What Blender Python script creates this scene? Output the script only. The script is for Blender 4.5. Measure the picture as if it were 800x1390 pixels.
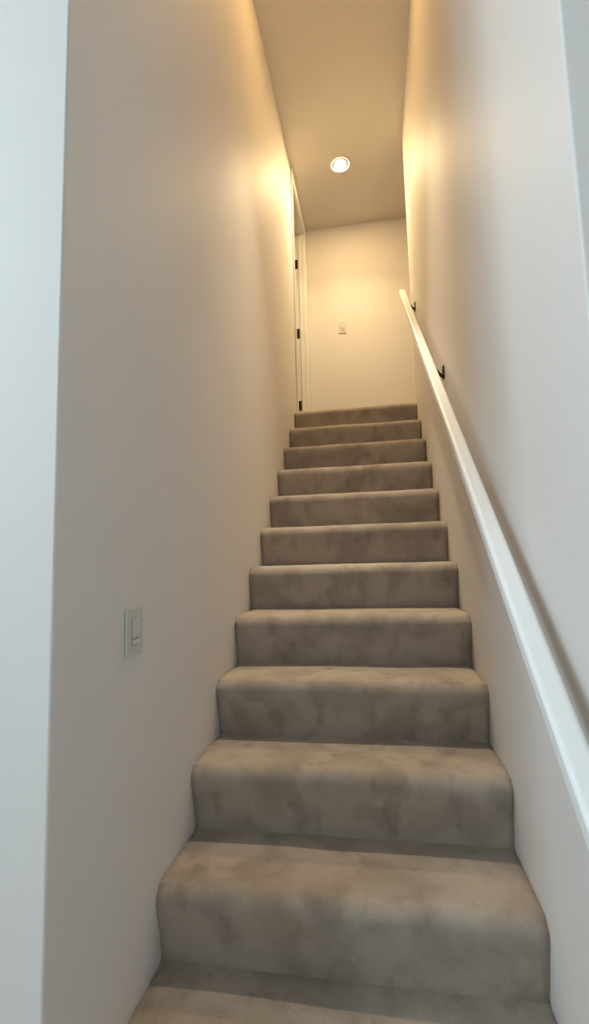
import bpy, bmesh, math, random
from mathutils import Matrix, Vector, noise

for o in list(bpy.data.objects):
    bpy.data.objects.remove(o, do_unlink=True)
S = bpy.context.scene
C = S.collection

# ------------------------------------------------------------------ measures (metres)
T = 0.254                    # going of a step
RISE = 0.21153               # height of a step
EYE = 1.0633 + 2 * RISE      # eye above the lower floor
XL, XR = -0.6298, 0.3634     # faces of the two stair walls
Y1 = 1.3624                  # riser of the third step (first whole one in view)
NSTEP = 13
Y0 = Y1 - 2 * T              # riser of the lowest step
ZL = NSTEP * RISE            # landing level
ZC = 3.5965 + EYE            # ceiling
YLN, YRN = 0.872, 0.842      # near ends of the left / right stair wall
YRF = 3.925                  # far end of the right stair wall
YD0, YD1 = 4.035, 4.80       # doorway on the landing
ZD = ZL + 2.235              # head of the doorway
YB = 4.90                    # end wall of the landing
XB = XL - 0.13               # back face of the left wall
XH = 1.60                    # end of the hallway
FX0, FX1, FY0 = -2.7, 1.9, -2.6   # entrance hall
YTOP = Y1 + 10 * T           # top riser

# ------------------------------------------------------------------ camera
F_PX, YAW, PITCH, ROLL = 660.0, 0.1658, 0.1068, -0.0260
cy, sy, cp, sp, cr, sr = (math.cos(YAW), math.sin(YAW), math.cos(PITCH), math.sin(PITCH), math.cos(ROLL), math.sin(ROLL))
fwd = Vector((-sy * cp, cy * cp, sp))
r0 = Vector((cy, sy, 0))
u0 = r0.cross(fwd)
rt = cr * r0 + sr * u0
up = -sr * r0 + cr * u0
cam = bpy.data.cameras.new('camera')
cam.sensor_fit = 'HORIZONTAL'
cam.sensor_width = 36.0
cam.lens = F_PX / 800.0 * 36.0
cam.clip_start = 0.02
co = bpy.data.objects.new('camera', cam)
C.objects.link(co)
M = Matrix((rt, up, -fwd)).transposed().to_4x4()
M.translation = (0, 0, EYE)
co.matrix_world = M
S.camera = co

# ------------------------------------------------------------------ world, daylight, exposure
SKY_STRENGTH = 11.7
LANDING_GLOW = 590.0            # face of the landing bulb
LANDING_WATTS, LANDING_BEAM = 10.5, 115.0
STAIR_GLOW = 195.0              # face of the bulb over the stairs
STAIR_WATTS, STAIR_BEAM = 5.2, 42.0
w = bpy.data.worlds.new('sky')
S.world = w
w.use_nodes = True
bg = w.node_tree.nodes['Background']
bg.inputs['Color'].default_value = (0.75, 0.88, 1.02, 1)
bg.inputs['Strength'].default_value = SKY_STRENGTH
S.view_settings.view_transform = 'Standard'
S.view_settings.look = 'None'
S.view_settings.exposure = 0.20
S.view_settings.gamma = 1.0
S.view_settings.use_curve_mapping = False

# the tall window in the left wall of the entrance hall: y0, y1, z0, z1
WIN = (-1.5, 0.15, 1.9, 4.7)
WIN_FILL = (-0.47, 0.47, 1.10, 1.85)      # smaller one added in the rear wall to brighten the near steps: x0, x1, z0, z1
def portal(loc, rot, su, sv):
    l = bpy.data.lights.new('daylight_portal', 'AREA')
    l.shape = 'RECTANGLE'
    l.size, l.size_y = su, sv
    l.cycles.is_portal = True
    o = bpy.data.objects.new('daylight_portal', l)
    o.location = loc
    o.rotation_euler = rot
    C.objects.link(o)
portal((FX0 - 0.16, (WIN[0] + WIN[1]) / 2, (WIN[2] + WIN[3]) / 2), (0, math.radians(-90), 0), WIN[3] - WIN[2], WIN[1] - WIN[0])
portal(((WIN_FILL[0] + WIN_FILL[1]) / 2, FY0 - 0.16, (WIN_FILL[2] + WIN_FILL[3]) / 2), (math.radians(90), 0, 0), WIN_FILL[1] - WIN_FILL[0], WIN_FILL[3] - WIN_FILL[2])

# ------------------------------------------------------------------ materials
def mat(name):
    m = bpy.data.materials.new(name)
    m.use_nodes = True
    nt = m.node_tree
    return m, nt, nt.nodes['Principled BSDF'], nt.nodes['Material Output']

def simple(name, col, rough=0.5, metal=0.0, bump=0.0, scale=200.0):
    m, nt, b, out = mat(name)
    b.inputs['Base Color'].default_value = (*col, 1)
    b.inputs['Roughness'].default_value = rough
    b.inputs['Metallic'].default_value = metal
    tc = nt.nodes.new('ShaderNodeTexCoord')
    n = nt.nodes.new('ShaderNodeTexNoise')
    n.inputs['Scale'].default_value = scale
    n.inputs['Detail'].default_value = 3
    nt.links.new(tc.outputs['Object'], n.inputs['Vector'])
    mr = nt.nodes.new('ShaderNodeMapRange')
    mr.inputs['To Min'].default_value = max(0, rough - 0.06)
    mr.inputs['To Max'].default_value = min(1, rough + 0.06)
    nt.links.new(n.outputs['Fac'], mr.inputs['Value'])
    nt.links.new(mr.outputs['Result'], b.inputs['Roughness'])
    if bump:
        bp = nt.nodes.new('ShaderNodeBump')
        bp.inputs['Strength'].default_value = bump
        bp.inputs['Distance'].default_value = 0.002
        nt.links.new(n.outputs['Fac'], bp.inputs['Height'])
        nt.links.new(bp.outputs['Normal'], b.inputs['Normal'])
    return m

def paint(name, col):
    m, nt, b, out = mat(name)
    tc = nt.nodes.new('ShaderNodeTexCoord')
    big = nt.nodes.new('ShaderNodeTexNoise')
    big.inputs['Scale'].default_value = 1.7
    big.inputs['Detail'].default_value = 4
    fine = nt.nodes.new('ShaderNodeTexNoise')
    fine.inputs['Scale'].default_value = 140
    fine.inputs['Detail'].default_value = 3
    for n in (big, fine):
        nt.links.new(tc.outputs['Object'], n.inputs['Vector'])
    mx = nt.nodes.new('ShaderNodeMix')
    mx.data_type = 'RGBA'
    mx.inputs['A'].default_value = (*[c * 0.97 for c in col], 1)
    mx.inputs['B'].default_value = (*[min(1, c * 1.03) for c in col], 1)
    nt.links.new(big.outputs['Fac'], mx.inputs['Factor'])
    nt.links.new(mx.outputs['Result'], b.inputs['Base Color'])
    b.inputs['Roughness'].default_value = 0.62
    b.inputs['Specular IOR Level'].default_value = 0.35
    bp = nt.nodes.new('ShaderNodeBump')
    bp.inputs['Strength'].default_value = 0.08
    bp.inputs['Distance'].default_value = 0.002
    nt.links.new(fine.outputs['Fac'], bp.inputs['Height'])
    nt.links.new(bp.outputs['Normal'], b.inputs['Normal'])
    return m

def carpet(name, dark, light):
    m, nt, b, out = mat(name)
    tc = nt.nodes.new('ShaderNodeTexCoord')
    L = nt.links.new
    nap = nt.nodes.new('ShaderNodeTexNoise')       # where the pile is brushed the other way
    nap.inputs['Scale'].default_value = 6.5
    nap.inputs['Detail'].default_value = 3
    nap.inputs['Distortion'].default_value = 0.5
    fib = nt.nodes.new('ShaderNodeTexNoise')
    fib.inputs['Scale'].default_value = 420
    fib.inputs['Detail'].default_value = 2
    oi = nt.nodes.new('ShaderNodeObjectInfo')
    off = nt.nodes.new('ShaderNodeVectorMath')
    off.operation = 'MULTIPLY_ADD'
    L(oi.outputs['Random'], off.inputs[0])
    off.inputs[1].default_value = (37.0, 53.0, 29.0)
    L(tc.outputs['Object'], off.inputs[2])
    for n in (nap, fib):
        L(off.outputs['Vector'], n.inputs['Vector'])
    rp = nt.nodes.new('ShaderNodeValToRGB')
    rp.color_ramp.elements[0].position = 0.36
    rp.color_ramp.elements[0].color = (*dark, 1)
    rp.color_ramp.elements[1].position = 0.56
    rp.color_ramp.elements[1].color = (*light, 1)
    L(nap.outputs['Fac'], rp.inputs['Fac'])
    mx = nt.nodes.new('ShaderNodeMix')
    mx.data_type = 'RGBA'
    mx.blend_type = 'OVERLAY'
    mx.inputs['Factor'].default_value = 0.35
    # small smudges where the pile is pressed flat
    mp = nt.nodes.new('ShaderNodeMapping')
    mp.inputs['Scale'].default_value = (1.0, 0.8, 0.55)
    L(off.outputs['Vector'], mp.inputs['Vector'])
    sm = nt.nodes.new('ShaderNodeTexNoise')
    sm.inputs['Scale'].default_value = 15
    sm.inputs['Detail'].default_value = 2
    L(mp.outputs['Vector'], sm.inputs['Vector'])
    sr_ = nt.nodes.new('ShaderNodeMapRange')
    sr_.interpolation_type = 'SMOOTHSTEP'
    sr_.inputs['From Min'].default_value = 0.52
    sr_.inputs['From Max'].default_value = 0.74
    sr_.inputs['To Min'].default_value = 1.0
    sr_.inputs['To Max'].default_value = 0.78
    L(sm.outputs['Fac'], sr_.inputs['Value'])
    mu = nt.nodes.new('ShaderNodeMix')
    mu.data_type = 'RGBA'
    mu.blend_type = 'MULTIPLY'
    mu.inputs['Factor'].default_value = 1.0
    L(rp.outputs['Color'], mu.inputs['A'])
    L(sr_.outputs['Result'], mu.inputs['B'])
    L(mu.outputs['Result'], mx.inputs['A'])
    L(fib.outputs['Fac'], mx.inputs['B'])
    L(mx.outputs['Result'], b.inputs['Base Color'])
    b.inputs['Roughness'].default_value = 0.95
    b.inputs['Specular IOR Level'].default_value = 0.1
    b.inputs['Sheen Weight'].default_value = 0.35
    b.inputs['Sheen Roughness'].default_value = 0.5
    b.inputs['Sheen Tint'].default_value = (0.9, 0.8, 0.7, 1)
    bp = nt.nodes.new('ShaderNodeBump')
    bp.inputs['Strength'].default_value = 0.5
    bp.inputs['Distance'].default_value = 0.003
    L(fib.outputs['Fac'], bp.inputs['Height'])
    L(bp.outputs['Normal'], b.inputs['Normal'])
    return m

def glow(name, col, strength):
    m, nt, b, out = mat(name)
    e = nt.nodes.new('ShaderNodeEmission')
    e.inputs['Color'].default_value = (*col, 1)
    e.inputs['Strength'].default_value = strength
    nt.links.new(e.outputs['Emission'], out.inputs['Surface'])
    return m

def pane(name):
    m, nt, b, out = mat(name)
    tr = nt.nodes.new('ShaderNodeBsdfTransparent')
    tr.inputs['Color'].default_value = (0.94, 0.97, 0.96, 1)
    gl = nt.nodes.new('ShaderNodeBsdfGlossy')
    gl.inputs['Roughness'].default_value = 0.02
    ms = nt.nodes.new('ShaderNodeMixShader')
    ms.inputs['Fac'].default_value = 0.05
    nt.links.new(tr.outputs['BSDF'], ms.inputs[1])
    nt.links.new(gl.outputs['BSDF'], ms.inputs[2])
    nt.links.new(ms.outputs['Shader'], out.inputs['Surface'])
    return m

M_WALL = paint('wall_paint', (0.735, 0.692, 0.655))
M_CEIL = paint('ceiling_paint', (0.73, 0.70, 0.65))
M_TRIM = simple('white_trim_paint', (0.80, 0.79, 0.76), 0.35, 0, 0.03, 60)
M_RAIL = simple('white_rail_paint', (0.86, 0.86, 0.84), 0.32, 0, 0.03, 60)
M_CARPET = carpet('taupe_carpet', (0.295, 0.243, 0.197), (0.385, 0.323, 0.267))
M_BRONZE = simple('dark_bronze', (0.055, 0.045, 0.035), 0.42, 0.85)
M_PLATE = simple('switch_plate_plastic', (0.60, 0.59, 0.55), 0.4)
M_PADDLE = simple('switch_paddle_plastic', (0.66, 0.65, 0.61), 0.3)
M_PLATE2 = simple('cream_plate_plastic', (0.64, 0.60, 0.52), 0.4)
M_GAP = simple('switch_slot', (0.30, 0.29, 0.27), 0.6)
M_RING = simple('downlight_trim_enamel', (0.82, 0.80, 0.75), 0.35)
M_BAFFLE = simple('downlight_baffle', (0.30, 0.27, 0.23), 0.5)
WARM = (1.0, 0.78, 0.45)
M_BULB = glow('warm_bulb', (1.0, 0.71, 0.35), LANDING_GLOW)
M_BULB2 = glow('amber_bulb', (1.0, 0.60, 0.21), STAIR_GLOW)
M_GLASS = pane('window_glass')
M_GROUND = simple('outdoor_paving', (0.32, 0.32, 0.31), 0.9, 0, 0.2, 30)

# ------------------------------------------------------------------ helpers
def obj(name, bm, m, parent=None, smooth=False):
    me = bpy.data.meshes.new(name)
    bmesh.ops.recalc_face_normals(bm, faces=bm.faces[:])
    bm.to_mesh(me)
    bm.free()
    me.materials.append(m)
    if smooth:
        for p in me.polygons:
            p.use_smooth = True
    o = bpy.data.objects.new(name, me)
    C.objects.link(o)
    if parent:
        o.parent = parent
    return o

def box(bm, x0, x1, y0, y1, z0, z1):
    v = [bm.verts.new(p) for p in ((x0, y0, z0), (x1, y0, z0), (x1, y1, z0), (x0, y1, z0),
                                   (x0, y0, z1), (x1, y0, z1), (x1, y1, z1), (x0, y1, z1))]
    for f in ((3, 2, 1, 0), (4, 5, 6, 7), (0, 1, 5, 4), (1, 2, 6, 5), (2, 3, 7, 6), (3, 0, 4, 7)):
        bm.faces.new([v[i] for i in f])
    return bm

def boxes(*bs):
    bm = bmesh.new()
    for b in bs:
        box(bm, *b)
    return bm

def bevel(bm, off, seg=3, edges=None):
    bmesh.ops.bevel(bm, geom=edges or bm.edges[:], offset=off, segments=seg, profile=0.5, affect='EDGES')
    return bm

def prism(bm, pts, z0, z1):
    """outline in x, y pulled up from z0 to z1"""
    a = [bm.verts.new((x, y, z0)) for x, y in pts]
    b = [bm.verts.new((x, y, z1)) for x, y in pts]
    n = len(pts)
    bm.faces.new(a)
    bm.faces.new(b)
    for i in range(n):
        bm.faces.new((a[i], a[(i + 1) % n], b[(i + 1) % n], b[i]))
    return bm

def round_edge(cx, cy_, r, a0, a1, n=5):
    return [(cx + r * math.cos(math.radians(a0 + (a1 - a0) * i / n)), cy_ + r * math.sin(math.radians(a0 + (a1 - a0) * i / n))) for i in range(n + 1)]

def lathe(bm, prof, seg=40):
    """profile of (radius, z) turned about z"""
    rings = []
    for r, z in prof:
        if r < 1e-6:
            rings.append([bm.verts.new((0, 0, z))])
        else:
            rings.append([bm.verts.new((r * math.cos(2 * math.pi * i / seg), r * math.sin(2 * math.pi * i / seg), z)) for i in range(seg)])
    for a, b in zip(rings, rings[1:]):
        for i in range(seg):
            j = (i + 1) % seg
            if len(a) == 1:
                bm.faces.new((a[0], b[j], b[i]))
            elif len(b) == 1:
                bm.faces.new((a[i], a[j], b[0]))
            else:
                bm.faces.new((a[i], a[j], b[j], b[i]))
    return bm

def tube(bm, pts, r, seg=12):
    pts = [Vector(p) for p in pts]
    rings = []
    for i, p in enumerate(pts):
        d = (pts[min(i + 1, len(pts) - 1)] - pts[max(i - 1, 0)]).normalized()
        a = d.orthogonal().normalized() if i == 0 else (rings[-1][1] - d * rings[-1][1].dot(d)).normalized()
        b = d.cross(a)
        rr = r[i] if isinstance(r, (list, tuple)) else r
        rings.append(([bm.verts.new(p + rr * (math.cos(2 * math.pi * k / seg) * a + math.sin(2 * math.pi * k / seg) * b)) for k in range(seg)], a))
    for (ra, _), (rb, _) in zip(rings, rings[1:]):
        for k in range(seg):
            bm.faces.new((ra[k], ra[(k + 1) % seg], rb[(k + 1) % seg], rb[k]))
    bm.faces.new(rings[0][0])
    bm.faces.new(rings[-1][0])
    return bm

def empty(name, loc):
    o = bpy.data.objects.new(name, None)
    o.empty_display_size = 0.05
    o.location = loc
    C.objects.link(o)
    return o

def tag(o, label, cat, group=None):
    o['label'] = label
    o['category'] = cat
    if group:
        o['group'] = group
    return o

def struct(name, bm, m, label=None, cat=None, smooth=False):
    o = obj(name, bm, m, None, smooth)
    o['kind'] = 'structure'
    if label:
        o['label'] = label
    if cat:
        o['category'] = cat
    return o

# ------------------------------------------------------------------ the setting
r = 0.005
# left stair wall with its doorway (near and doorway corners slightly rounded like plaster beads)
bm = bmesh.new()
prism(bm, round_edge(XL - r, YLN + r, r, 0, -90) + [(XB, YLN), (XB, YD0)] + [(XL, YD0)], 0, ZC)
box(bm, XB, XL, YD0, YD1, ZD, ZC)
box(bm, XB, XL, YD1, YB, ZL, ZC)
struct('wall_left', bm, M_WALL, 'long off-white left wall of the stairwell with a light switch', 'wall')
# right stair wall
bm = bmesh.new()
xo = XR + 0.13
prism(bm, round_edge(XR + r, YRN + r, r, 180, 270) + [(xo, YRN), (xo, YRF)] + round_edge(XR + r, YRF - r, r, 90, 180), 0, ZC)
struct('wall_right', bm, M_WALL, 'long off-white right wall of the stairwell carrying the handrail', 'wall')
# end wall of the landing and of the hallway that leaves it to the right
struct('wall_end', boxes((XB, XH, YB, YB + 0.13, ZL, ZC)), M_WALL, 'warm lit end wall at the top of the stairs with a light switch', 'wall')
struct('wall_hallway_near', boxes((xo, XH, YRF - 0.13, YRF, ZL, ZC)), M_WALL, 'near wall of the hallway right of the landing', 'wall')
struct('wall_hallway_end', boxes((XH, XH + 0.13, YRF - 0.13, YB + 0.13, ZL, ZC)), M_WALL, 'end wall of the hallway right of the landing', 'wall')
# entrance hall
struct('wall_front_left', boxes((FX0, XB, YLN, YLN + 0.13, 0, ZC)), M_WALL, 'bright daylit wall face left of the stairwell opening', 'wall')
struct('wall_front_right', boxes((xo, FX1, YRN, YRN + 0.13, 0, ZC)), M_WALL, 'bluish grey wall face right of the stairwell opening', 'wall')
wy0, wy1, wz0, wz1 = WIN
hx0, hx1 = FX0 - 0.13, FX0
struct('wall_hall_left', boxes((hx0, hx1, FY0, wy0, 0, ZC), (hx0, hx1, wy1, YLN + 0.13, 0, ZC),
                               (hx0, hx1, wy0, wy1, 0, wz0), (hx0, hx1, wy0, wy1, wz1, ZC)), M_WALL,
       'left wall of the entrance hall with a tall window', 'wall')
struct('wall_hall_right', boxes((FX1, FX1 + 0.13, FY0, YRN + 0.13, 0, ZC)), M_WALL, 'right wall of the entrance hall', 'wall')
vx0, vx1, vz0, vz1 = WIN_FILL
hy0, hy1 = FY0 - 0.13, FY0
struct('wall_hall_rear', boxes((FX0 - 0.13, vx0, hy0, hy1, 0, ZC), (vx1, FX1 + 0.13, hy0, hy1, 0, ZC),
                               (vx0, vx1, hy0, hy1, 0, vz0), (vx0, vx1, hy0, hy1, vz1, ZC)), M_WALL,
       'rear wall of the entrance hall with a small window added for fill light', 'wall')
# room behind the doorway
RX0, RY0, RY1 = -2.3, 3.0, 5.4
struct('wall_room_left', boxes((RX0 - 0.13, RX0, RY0 - 0.13, RY1 + 0.13, ZL, ZC)), M_WALL, 'far wall of the room behind the doorway', 'wall')
struct('wall_room_near', boxes((RX0, XB, RY0 - 0.13, RY0, ZL, ZC)), M_WALL, 'near wall of the room behind the doorway', 'wall')
struct('wall_room_end', boxes((RX0, XB, RY1, RY1 + 0.13, ZL, ZC)), M_WALL, 'end wall of the room behind the doorway', 'wall')
struct('wall_room_right', boxes((XB - 0.0, XB + 0.13, YB + 0.13, RY1 + 0.13, ZL, ZC)), M_WALL, 'short wall beyond the open door', 'wall')
struct('ceiling', boxes((FX0 - 0.13, FX1 + 0.13, FY0 - 0.13, RY1 + 0.13, ZC, ZC + 0.12)), M_CEIL, 'flat off-white ceiling above stairs and landing', 'ceiling')
struct('floor', boxes((FX0 - 0.13, FX1 + 0.13, FY0 - 0.13, Y0 + 0.3, -0.12, 0)), M_CARPET, 'floor of the entrance hall at the foot of the stairs', 'floor')
bm = boxes((XL, XH, YTOP + 0.20, YB, ZL - 0.12, ZL), (RX0, XB, RY0, RY1, ZL - 0.12, ZL), (XB, XL, YD0, YD1, ZL - 0.12, ZL), (xo, XH, YRF, YTOP + 0.20, ZL - 0.12, ZL))
struct('floor_landing', bm, M_CARPET, 'taupe carpeted landing at the top of the stairs', 'floor')
struct('ground', boxes((-24, 20, -24, 14, -0.25, -0.13)), M_GROUND, 'paving outside the entrance hall window', 'ground')

# hall windows behind the viewer
def hall_window(name, label, a0, a1, z0, z1, loc, put):
    """put(a0, a1, d0, d1, z0, z1): box from along-wall, depth (0 = inner wall face) and height spans"""
    wn = empty(name, loc)
    wn['kind'] = 'structure'
    wn['label'] = label
    wn['category'] = 'window'
    def part(pname, m, *bs):
        o = obj(pname, boxes(*[put(*b) for b in bs]), m)
        o.parent = wn
        o.matrix_parent_inverse = Matrix.Translation(-wn.location)
    fw = 0.06
    am = (a0 + a1) / 2
    part('window_frame', M_TRIM, (a0, a0 + fw, -0.10, -0.04, z0, z1), (a1 - fw, a1, -0.10, -0.04, z0, z1),
         (a0 + fw, a1 - fw, -0.10, -0.04, z0, z0 + fw), (a0 + fw, a1 - fw, -0.10, -0.04, z1 - fw, z1))
    part('mullion', M_TRIM, (am - 0.025, am + 0.025, -0.10, -0.04, z0 + fw, z1 - fw))
    part('window_sill', M_TRIM, (a0 - 0.05, a1 + 0.05, 0.0, 0.05, z0 - 0.035, z0))
    for p, q in ((a0 + fw, am - 0.025), (am + 0.025, a1 - fw)):
        part('window_pane', M_GLASS, (p, q, -0.073, -0.067, z0 + fw, z1 - fw))
hall_window('window_1', 'tall white framed window in the left wall of the entrance hall', wy0, wy1, wz0, wz1,
            (FX0, (wy0 + wy1) / 2, wz0), lambda a0, a1, d0, d1, z0, z1: (FX0 + d0, FX0 + d1, a0, a1, z0, z1))
hall_window('window_fill', 'small white framed window added in the rear wall of the entrance hall for fill light', vx0, vx1, vz0, vz1,
            ((vx0 + vx1) / 2, FY0, vz0), lambda a0, a1, d0, d1, z0, z1: (a0, a1, FY0 + d0, FY0 + d1, z0, z1))  # unseen rear window, added to let more daylight onto the lower steps

# ------------------------------------------------------------------ doorway on the landing
t1 = empty('trim_1', (XL, (YD0 + YD1) / 2, ZL))
t1['kind'] = 'structure'
t1['label'] = 'white door casing and jamb at the left of the landing'
t1['category'] = 'door casing'
def under(parent, name, bm, m, smooth=False):
    o = obj(name, bm, m, None, smooth)
    o.parent = parent
    o.matrix_parent_inverse = Matrix.Translation(-parent.location)
    return o
j = 0.018
under(t1, 'jamb', boxes((XB - 0.004, XL + 0.002, YD1 - j, YD1, ZL, ZD - j)), M_TRIM)
under(t1, 'jamb', boxes((XB - 0.004, XL + 0.002, YD0, YD0 + j, ZL, ZD - j)), M_TRIM)
under(t1, 'head_jamb', boxes((XB - 0.004, XL + 0.002, YD0, YD1, ZD - j, ZD)), M_TRIM)
cw = 0.065
def casing(b):
    bm = boxes(b)
    return bevel(bm, 0.004, 2)
under(t1, 'casing', casing((XL, XL + 0.016, YD0 - 0.012, YD0 + j * 0.6, ZL, ZD - j * 0.4)), M_TRIM)
under(t1, 'casing', casing((XL, XL + 0.016, YD1 - j * 0.6, YD1 + cw, ZL, ZD - j * 0.4)), M_TRIM)
under(t1, 'head_casing', casing((XL, XL + 0.016, YD0 - 0.012, YD1 + cw, ZD - j * 0.4, ZC - 0.004)), M_TRIM)
# door stop strips
under(t1, 'door_stop', boxes((XL - 0.058, XL - 0.045, YD1 - j - 0.008, YD1 - j, ZL, ZD - j)), M_TRIM)

# the door itself, swung open into the room, hinged on the far jamb
dr = empty('door_1', (XB - 0.006, YD1 - j, ZL))
dr['kind'] = 'structure'
dr['label'] = 'white door swung open beyond the landing doorway with three dark hinges'
dr['category'] = 'door'
dz0, dz1 = ZL + 0.012, ZD - j - 0.004
dw = YD1 - YD0 - 2 * j - 0.006
yd1 = YD1 - j + 0.012
yd0 = yd1 - 0.036
under(dr, 'door_slab', bevel(boxes((XB - 0.012 - dw, XB - 0.012, yd0, yd1, dz0, dz1)), 0.002, 2), M_TRIM)
for hz in (1.885, 1.12, 0.345):
    z = ZL + hz
    h = under(dr, 'hinge', boxes((XL - 0.101, XL - 0.066, YD1 - j - 0.004, YD1 - j + 0.001, z - 0.05, z + 0.05)), M_BRONZE)
    bm = bmesh.new()
    tube(bm, [(XL - 0.107, YD1 - j - 0.008, z - 0.052), (XL - 0.107, YD1 - j - 0.008, z + 0.052)], 0.008, 12)
    k = obj('hinge_knuckle', bm, M_BRONZE)
    k.parent = h
    k.matrix_parent_inverse = h.matrix_parent_inverse.copy()
    h.matrix_parent_inverse = Matrix.Translation(-dr.location)
    k.matrix_parent_inverse = Matrix.Identity(4)
hd = under(dr, 'door_knob', lathe(bmesh.new(), [(0, 0), (0.030, 0), (0.030, 0.006), (0.011, 0.010), (0.011, 0.035), (0.024, 0.042), (0.028, 0.055), (0.020, 0.066), (0, 0.068)], 24), M_BRONZE, True)
hd.matrix_parent_inverse = Matrix.Identity(4)
hd.rotation_euler = (math.radians(90), 0, 0)
hd.location = (-0.012 - dw + 0.07 + 0.006, -0.024, 0.95)

# ------------------------------------------------------------------ carpeted stairs
stairs = empty('staircase', ((XL + XR) / 2, Y0, 0))
tag(stairs, 'straight flight of taupe carpeted steps between two off-white walls', 'staircase')

def step_profile(going):
    """side outline from the crease at the riser's foot over the nosing to the next crease"""
    p = [(0.000, 0.000), (-0.003, 0.012), (-0.008, 0.035), (-0.016, 0.070), (-0.025, 0.105), (-0.033, 0.132)]
    R = 0.044
    cx, cz = -0.040 + R, RISE - R - 0.002
    for i in range(0, 13):
        a = math.radians(184 - (184 - 82) * i / 12)
        p.append((cx + R * math.cos(a) * 1.0, cz + R * math.sin(a)))
    p += [(0.035, RISE - 0.001), (0.075, RISE), (0.12, RISE), (0.165, RISE), (0.205, RISE), (0.235, RISE), (0.248, RISE), (going, RISE)]
    return p

def step_mesh(idx, going):
    prof = step_profile(going)
    n = len(prof)
    x0, x1 = XL + 0.001, XR - 0.001
    xs = []
    N = 44
    for i in range(N + 1):
        u = i / N
        xs.append(x0 + (x1 - x0) * u)
    bm = bmesh.new()
    grid = []
    for x in xs:
        col = []
        edge = min(x - x0, x1 - x)
        tuck = 0.007 * math.exp(-edge / 0.012)         # carpet tucked in against the walls
        for q, (y, z) in enumerate(prof):
            s = 1.0 if 2 <= q < n - 2 else 0.0
            v = noise.noise(Vector((x * 3.1 + idx * 7.3, y * 4, z * 4 + idx))) * 0.0035 * s
            v += noise.noise(Vector((x * 11 + idx * 3.7, y * 9, z * 9))) * 0.0012 * s
            dy = -v if q < 16 else 0
            dz = v if q >= 8 else 0
            if 1 <= q < n - 1:
                if q < 14:
                    dy += tuck
                if q >= 10:
                    dz -= tuck * 0.8
            col.append(bm.verts.new((x - (XL + XR) / 2, y + dy, z + dz)))
        grid.append(col)
    for a, b in zip(grid, grid[1:]):
        for q in range(n - 1):
            f = bm.faces.new((a[q], b[q], b[q + 1], a[q + 1]))
            f.smooth = True
    # underside, back and sides
    yb_ = prof[-1][0]
    grid = [[bm.verts.new((c[0].co.x, 0.0, -0.03))] + c + [bm.verts.new((c[0].co.x, yb_ + 0.02, RISE))] for c in grid]
    n += 2
    for a, b in zip(grid, grid[1:]):
        bm.faces.new((a[0], b[0], b[1], a[1]))
        bm.faces.new((a[n - 2], b[n - 2], b[n - 1], a[n - 1]))
    bl = [bm.verts.new((c[0].co.x, yb_ + 0.02, -0.03)) for c in (grid[0], grid[-1])]
    bm.faces.new([grid[0][n - 1 - q] for q in range(n)] + [bl[0]])
    bm.faces.new([grid[-1][q] for q in range(n)] + [bl[1]])
    bm.faces.new([c[-1] for c in grid] + [bl[1], bl[0]])
    bm.faces.new([c[0] for c in reversed(grid)] + [bl[0], bl[1]])
    return bm

for i in range(NSTEP):
    g = T if i < NSTEP - 1 else 0.20
    o = obj('step', step_mesh(i, g), M_CARPET, stairs)
    o.location = (0, i * T, i * RISE)

# ------------------------------------------------------------------ handrail
SL = RISE / T
RXI, RXO = 0.276, 0.323            # inner and outer side of the rail
RZB, RZT = -1.082, -1.033          # its underside and top where it would pass under the eye (above the eye plane)
RY_A, RY_B = 0.70, 3.96
hr = empty('handrail', (XR, 2.4, EYE + (RZB + RZT) / 2 + SL * 2.4))
tag(hr, 'white painted wooden handrail climbing the right wall on dark brackets', 'handrail')
bm = bmesh.new()
va, vb = [], []
rr = 0.011
sec = (round_edge(RXO - rr, RZT - rr, rr, 0, 90, 4) + round_edge(RXI + rr, RZT - rr, rr, 90, 180, 4) +
       round_edge(RXI + rr, RZB + rr, rr, 180, 270, 4) + round_edge(RXO - rr, RZB + rr, rr, 270, 360, 4))
for x, z in sec:
    va.append(bm.verts.new((x, RY_A, EYE + z + SL * RY_A)))
    vb.append(bm.verts.new((x, RY_B, EYE + z + SL * RY_B)))
n = len(sec)
bm.faces.new(va)
bm.faces.new(vb)
for i in range(n):
    bm.faces.new((va[i], va[(i + 1) % n], vb[(i + 1) % n], vb[i]))
under(hr, 'rail', bm, M_RAIL)
for by in (0.86, 2.405, 3.585):
    zb = EYE + RZB + SL * by               # underside of the rail here
    bk = bmesh.new()
    pts = []
    for i in range(7):
        u = i / 6
        pts.append((XR - 0.004 + (RXO + 0.001 - XR + 0.004) * u, by, zb - 0.020 + 0.036 * u ** 1.3))
    tube(bk, pts, [0.011, 0.009, 0.008, 0.007, 0.007, 0.008, 0.009], 12)
    b = under(hr, 'bracket', bk, M_BRONZE, True)
    pl = obj('wall_plate', bevel(boxes((XR - 0.007, XR - 0.0005, by - 0.020, by + 0.020, zb - 0.032, zb + 0.030)), 0.002, 2), M_BRONZE)
    pl.parent = b
    sd = obj('saddle', boxes((RXO, RXO + 0.004, by - 0.022, by + 0.022, 0.006, 0.026)), M_BRONZE)
    for v in sd.data.vertices:
        v.co.z += EYE + RZB + SL * v.co.y
    sd.parent = b

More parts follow.
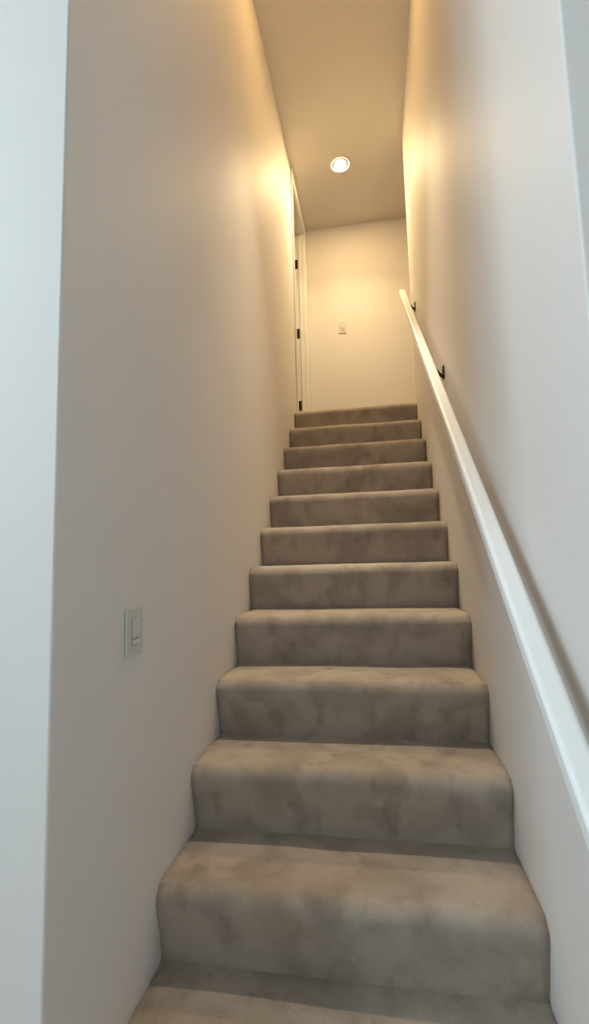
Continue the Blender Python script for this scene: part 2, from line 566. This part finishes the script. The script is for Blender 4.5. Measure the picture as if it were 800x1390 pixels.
# ------------------------------------------------------------------ light switches
def switch(name, loc, rotz, pw, ph, label, plate, paddle):
    t = empty(name, loc)
    t.rotation_euler = (0, 0, rotz)
    tag(t, label, 'light switch', 'light switches')
    obj('wall_plate', bevel(boxes((-pw / 2, pw / 2, -0.007, -0.0005, -ph / 2, ph / 2)), 0.003, 3), plate, t)
    obj('rocker_surround', bevel(boxes((-0.0185, 0.0185, -0.0085, -0.006, -0.0355, 0.0355)), 0.0008, 1), M_GAP, t)
    # rocker, tipped in at the top
    bm = bmesh.new()
    o = [(-0.0085, -0.018), (-0.0125, -0.004), (-0.0105, 0.034), (-0.007, 0.034), (-0.007, -0.018)]
    a = [bm.verts.new((-0.0168, y, z)) for y, z in o]
    b = [bm.verts.new((0.0168, y, z)) for y, z in o]
    bm.faces.new(a); bm.faces.new(b)
    for i in range(len(o)):
        bm.faces.new((a[i], a[(i + 1) % 5], b[(i + 1) % 5], b[i]))
    obj('rocker', bevel(bm, 0.001, 2), paddle, t)
    obj('dimmer_bar', bevel(boxes((-0.0168, 0.0168, -0.0105, -0.007, -0.034, -0.021)), 0.0008, 2), paddle, t)
    for z in (-0.048, 0.048):
        s = lathe(bmesh.new(), [(0, 0.0012), (0.0022, 0.0010), (0.0030, 0.0), (0.0030, -0.001)], 12)
        q = obj('screw', s, plate, t, True)
        q.rotation_euler = (math.radians(90), 0, 0)
        q.location = (0, -0.007, z)
    return t
switch('light_switch', (XL, 1.190, EYE - 0.160), math.radians(90), 0.086, 0.118,
       'white rocker light switch low on the left stair wall', M_PLATE, M_PADDLE)
switch('light_switch', (-0.258, YB, EYE + 2.455), 0, 0.078, 0.122,
       'small cream light switch on the end wall above the top step', M_PLATE2, M_PLATE2)

# ------------------------------------------------------------------ recessed ceiling light
def downlight(loc, label, bulb, drop, watts, beam, tint):
    t = empty('recessed_ceiling_light', loc)
    tag(t, label, 'ceiling light')
    obj('trim_ring', lathe(bmesh.new(), [(0.077, -0.0005), (0.077, -0.012), (0.080, -0.0155), (0.086, -0.0155), (0.092, -0.010), (0.096, -0.0005), (0.077, -0.0005)], 56), M_RING, t, True)
    obj('baffle', lathe(bmesh.new(), [(0.0768, -0.0060), (0.074, -0.0040), (0.062, -0.0030), (0.058, -0.0020), (0, -0.0012)], 56), M_BAFFLE, t, True)
    obj('bulb_collar', lathe(bmesh.new(), [(0.056, -0.0022), (0.057, -0.0100), (0.0545, -0.0125), (0.052, -0.0120), (0.052, -0.0022)], 56), M_BAFFLE, t, True)
    d = drop
    obj('bulb', lathe(bmesh.new(), [(0.0518, -0.0118), (0.049, -0.0118 - 0.45 * d), (0.036, -0.0118 - 0.8 * d), (0.018, -0.0118 - 0.95 * d), (0, -0.0118 - d)], 56), bulb, t, True)
    if watts:
        li = bpy.data.lights.new('bulb_beam', 'AREA')
        li.shape = 'DISK'
        li.size = 0.09
        li.energy = watts
        li.color = tint
        li.spread = math.radians(beam)
        lo = bpy.data.objects.new('bulb_beam', li)
        lo.location = (0, 0, -0.0135 - drop)
        C.objects.link(lo)
        lo.parent = t
    return t
downlight((-0.178, 4.07, ZC), 'glowing round recessed ceiling light over the landing', M_BULB, 0.009, LANDING_WATTS, LANDING_BEAM, WARM)
downlight((-0.133, 2.40, ZC), 'round recessed ceiling light over the middle of the stairs', M_BULB2, 0.016, STAIR_WATTS, STAIR_BEAM, (1.0, 0.85, 0.62))
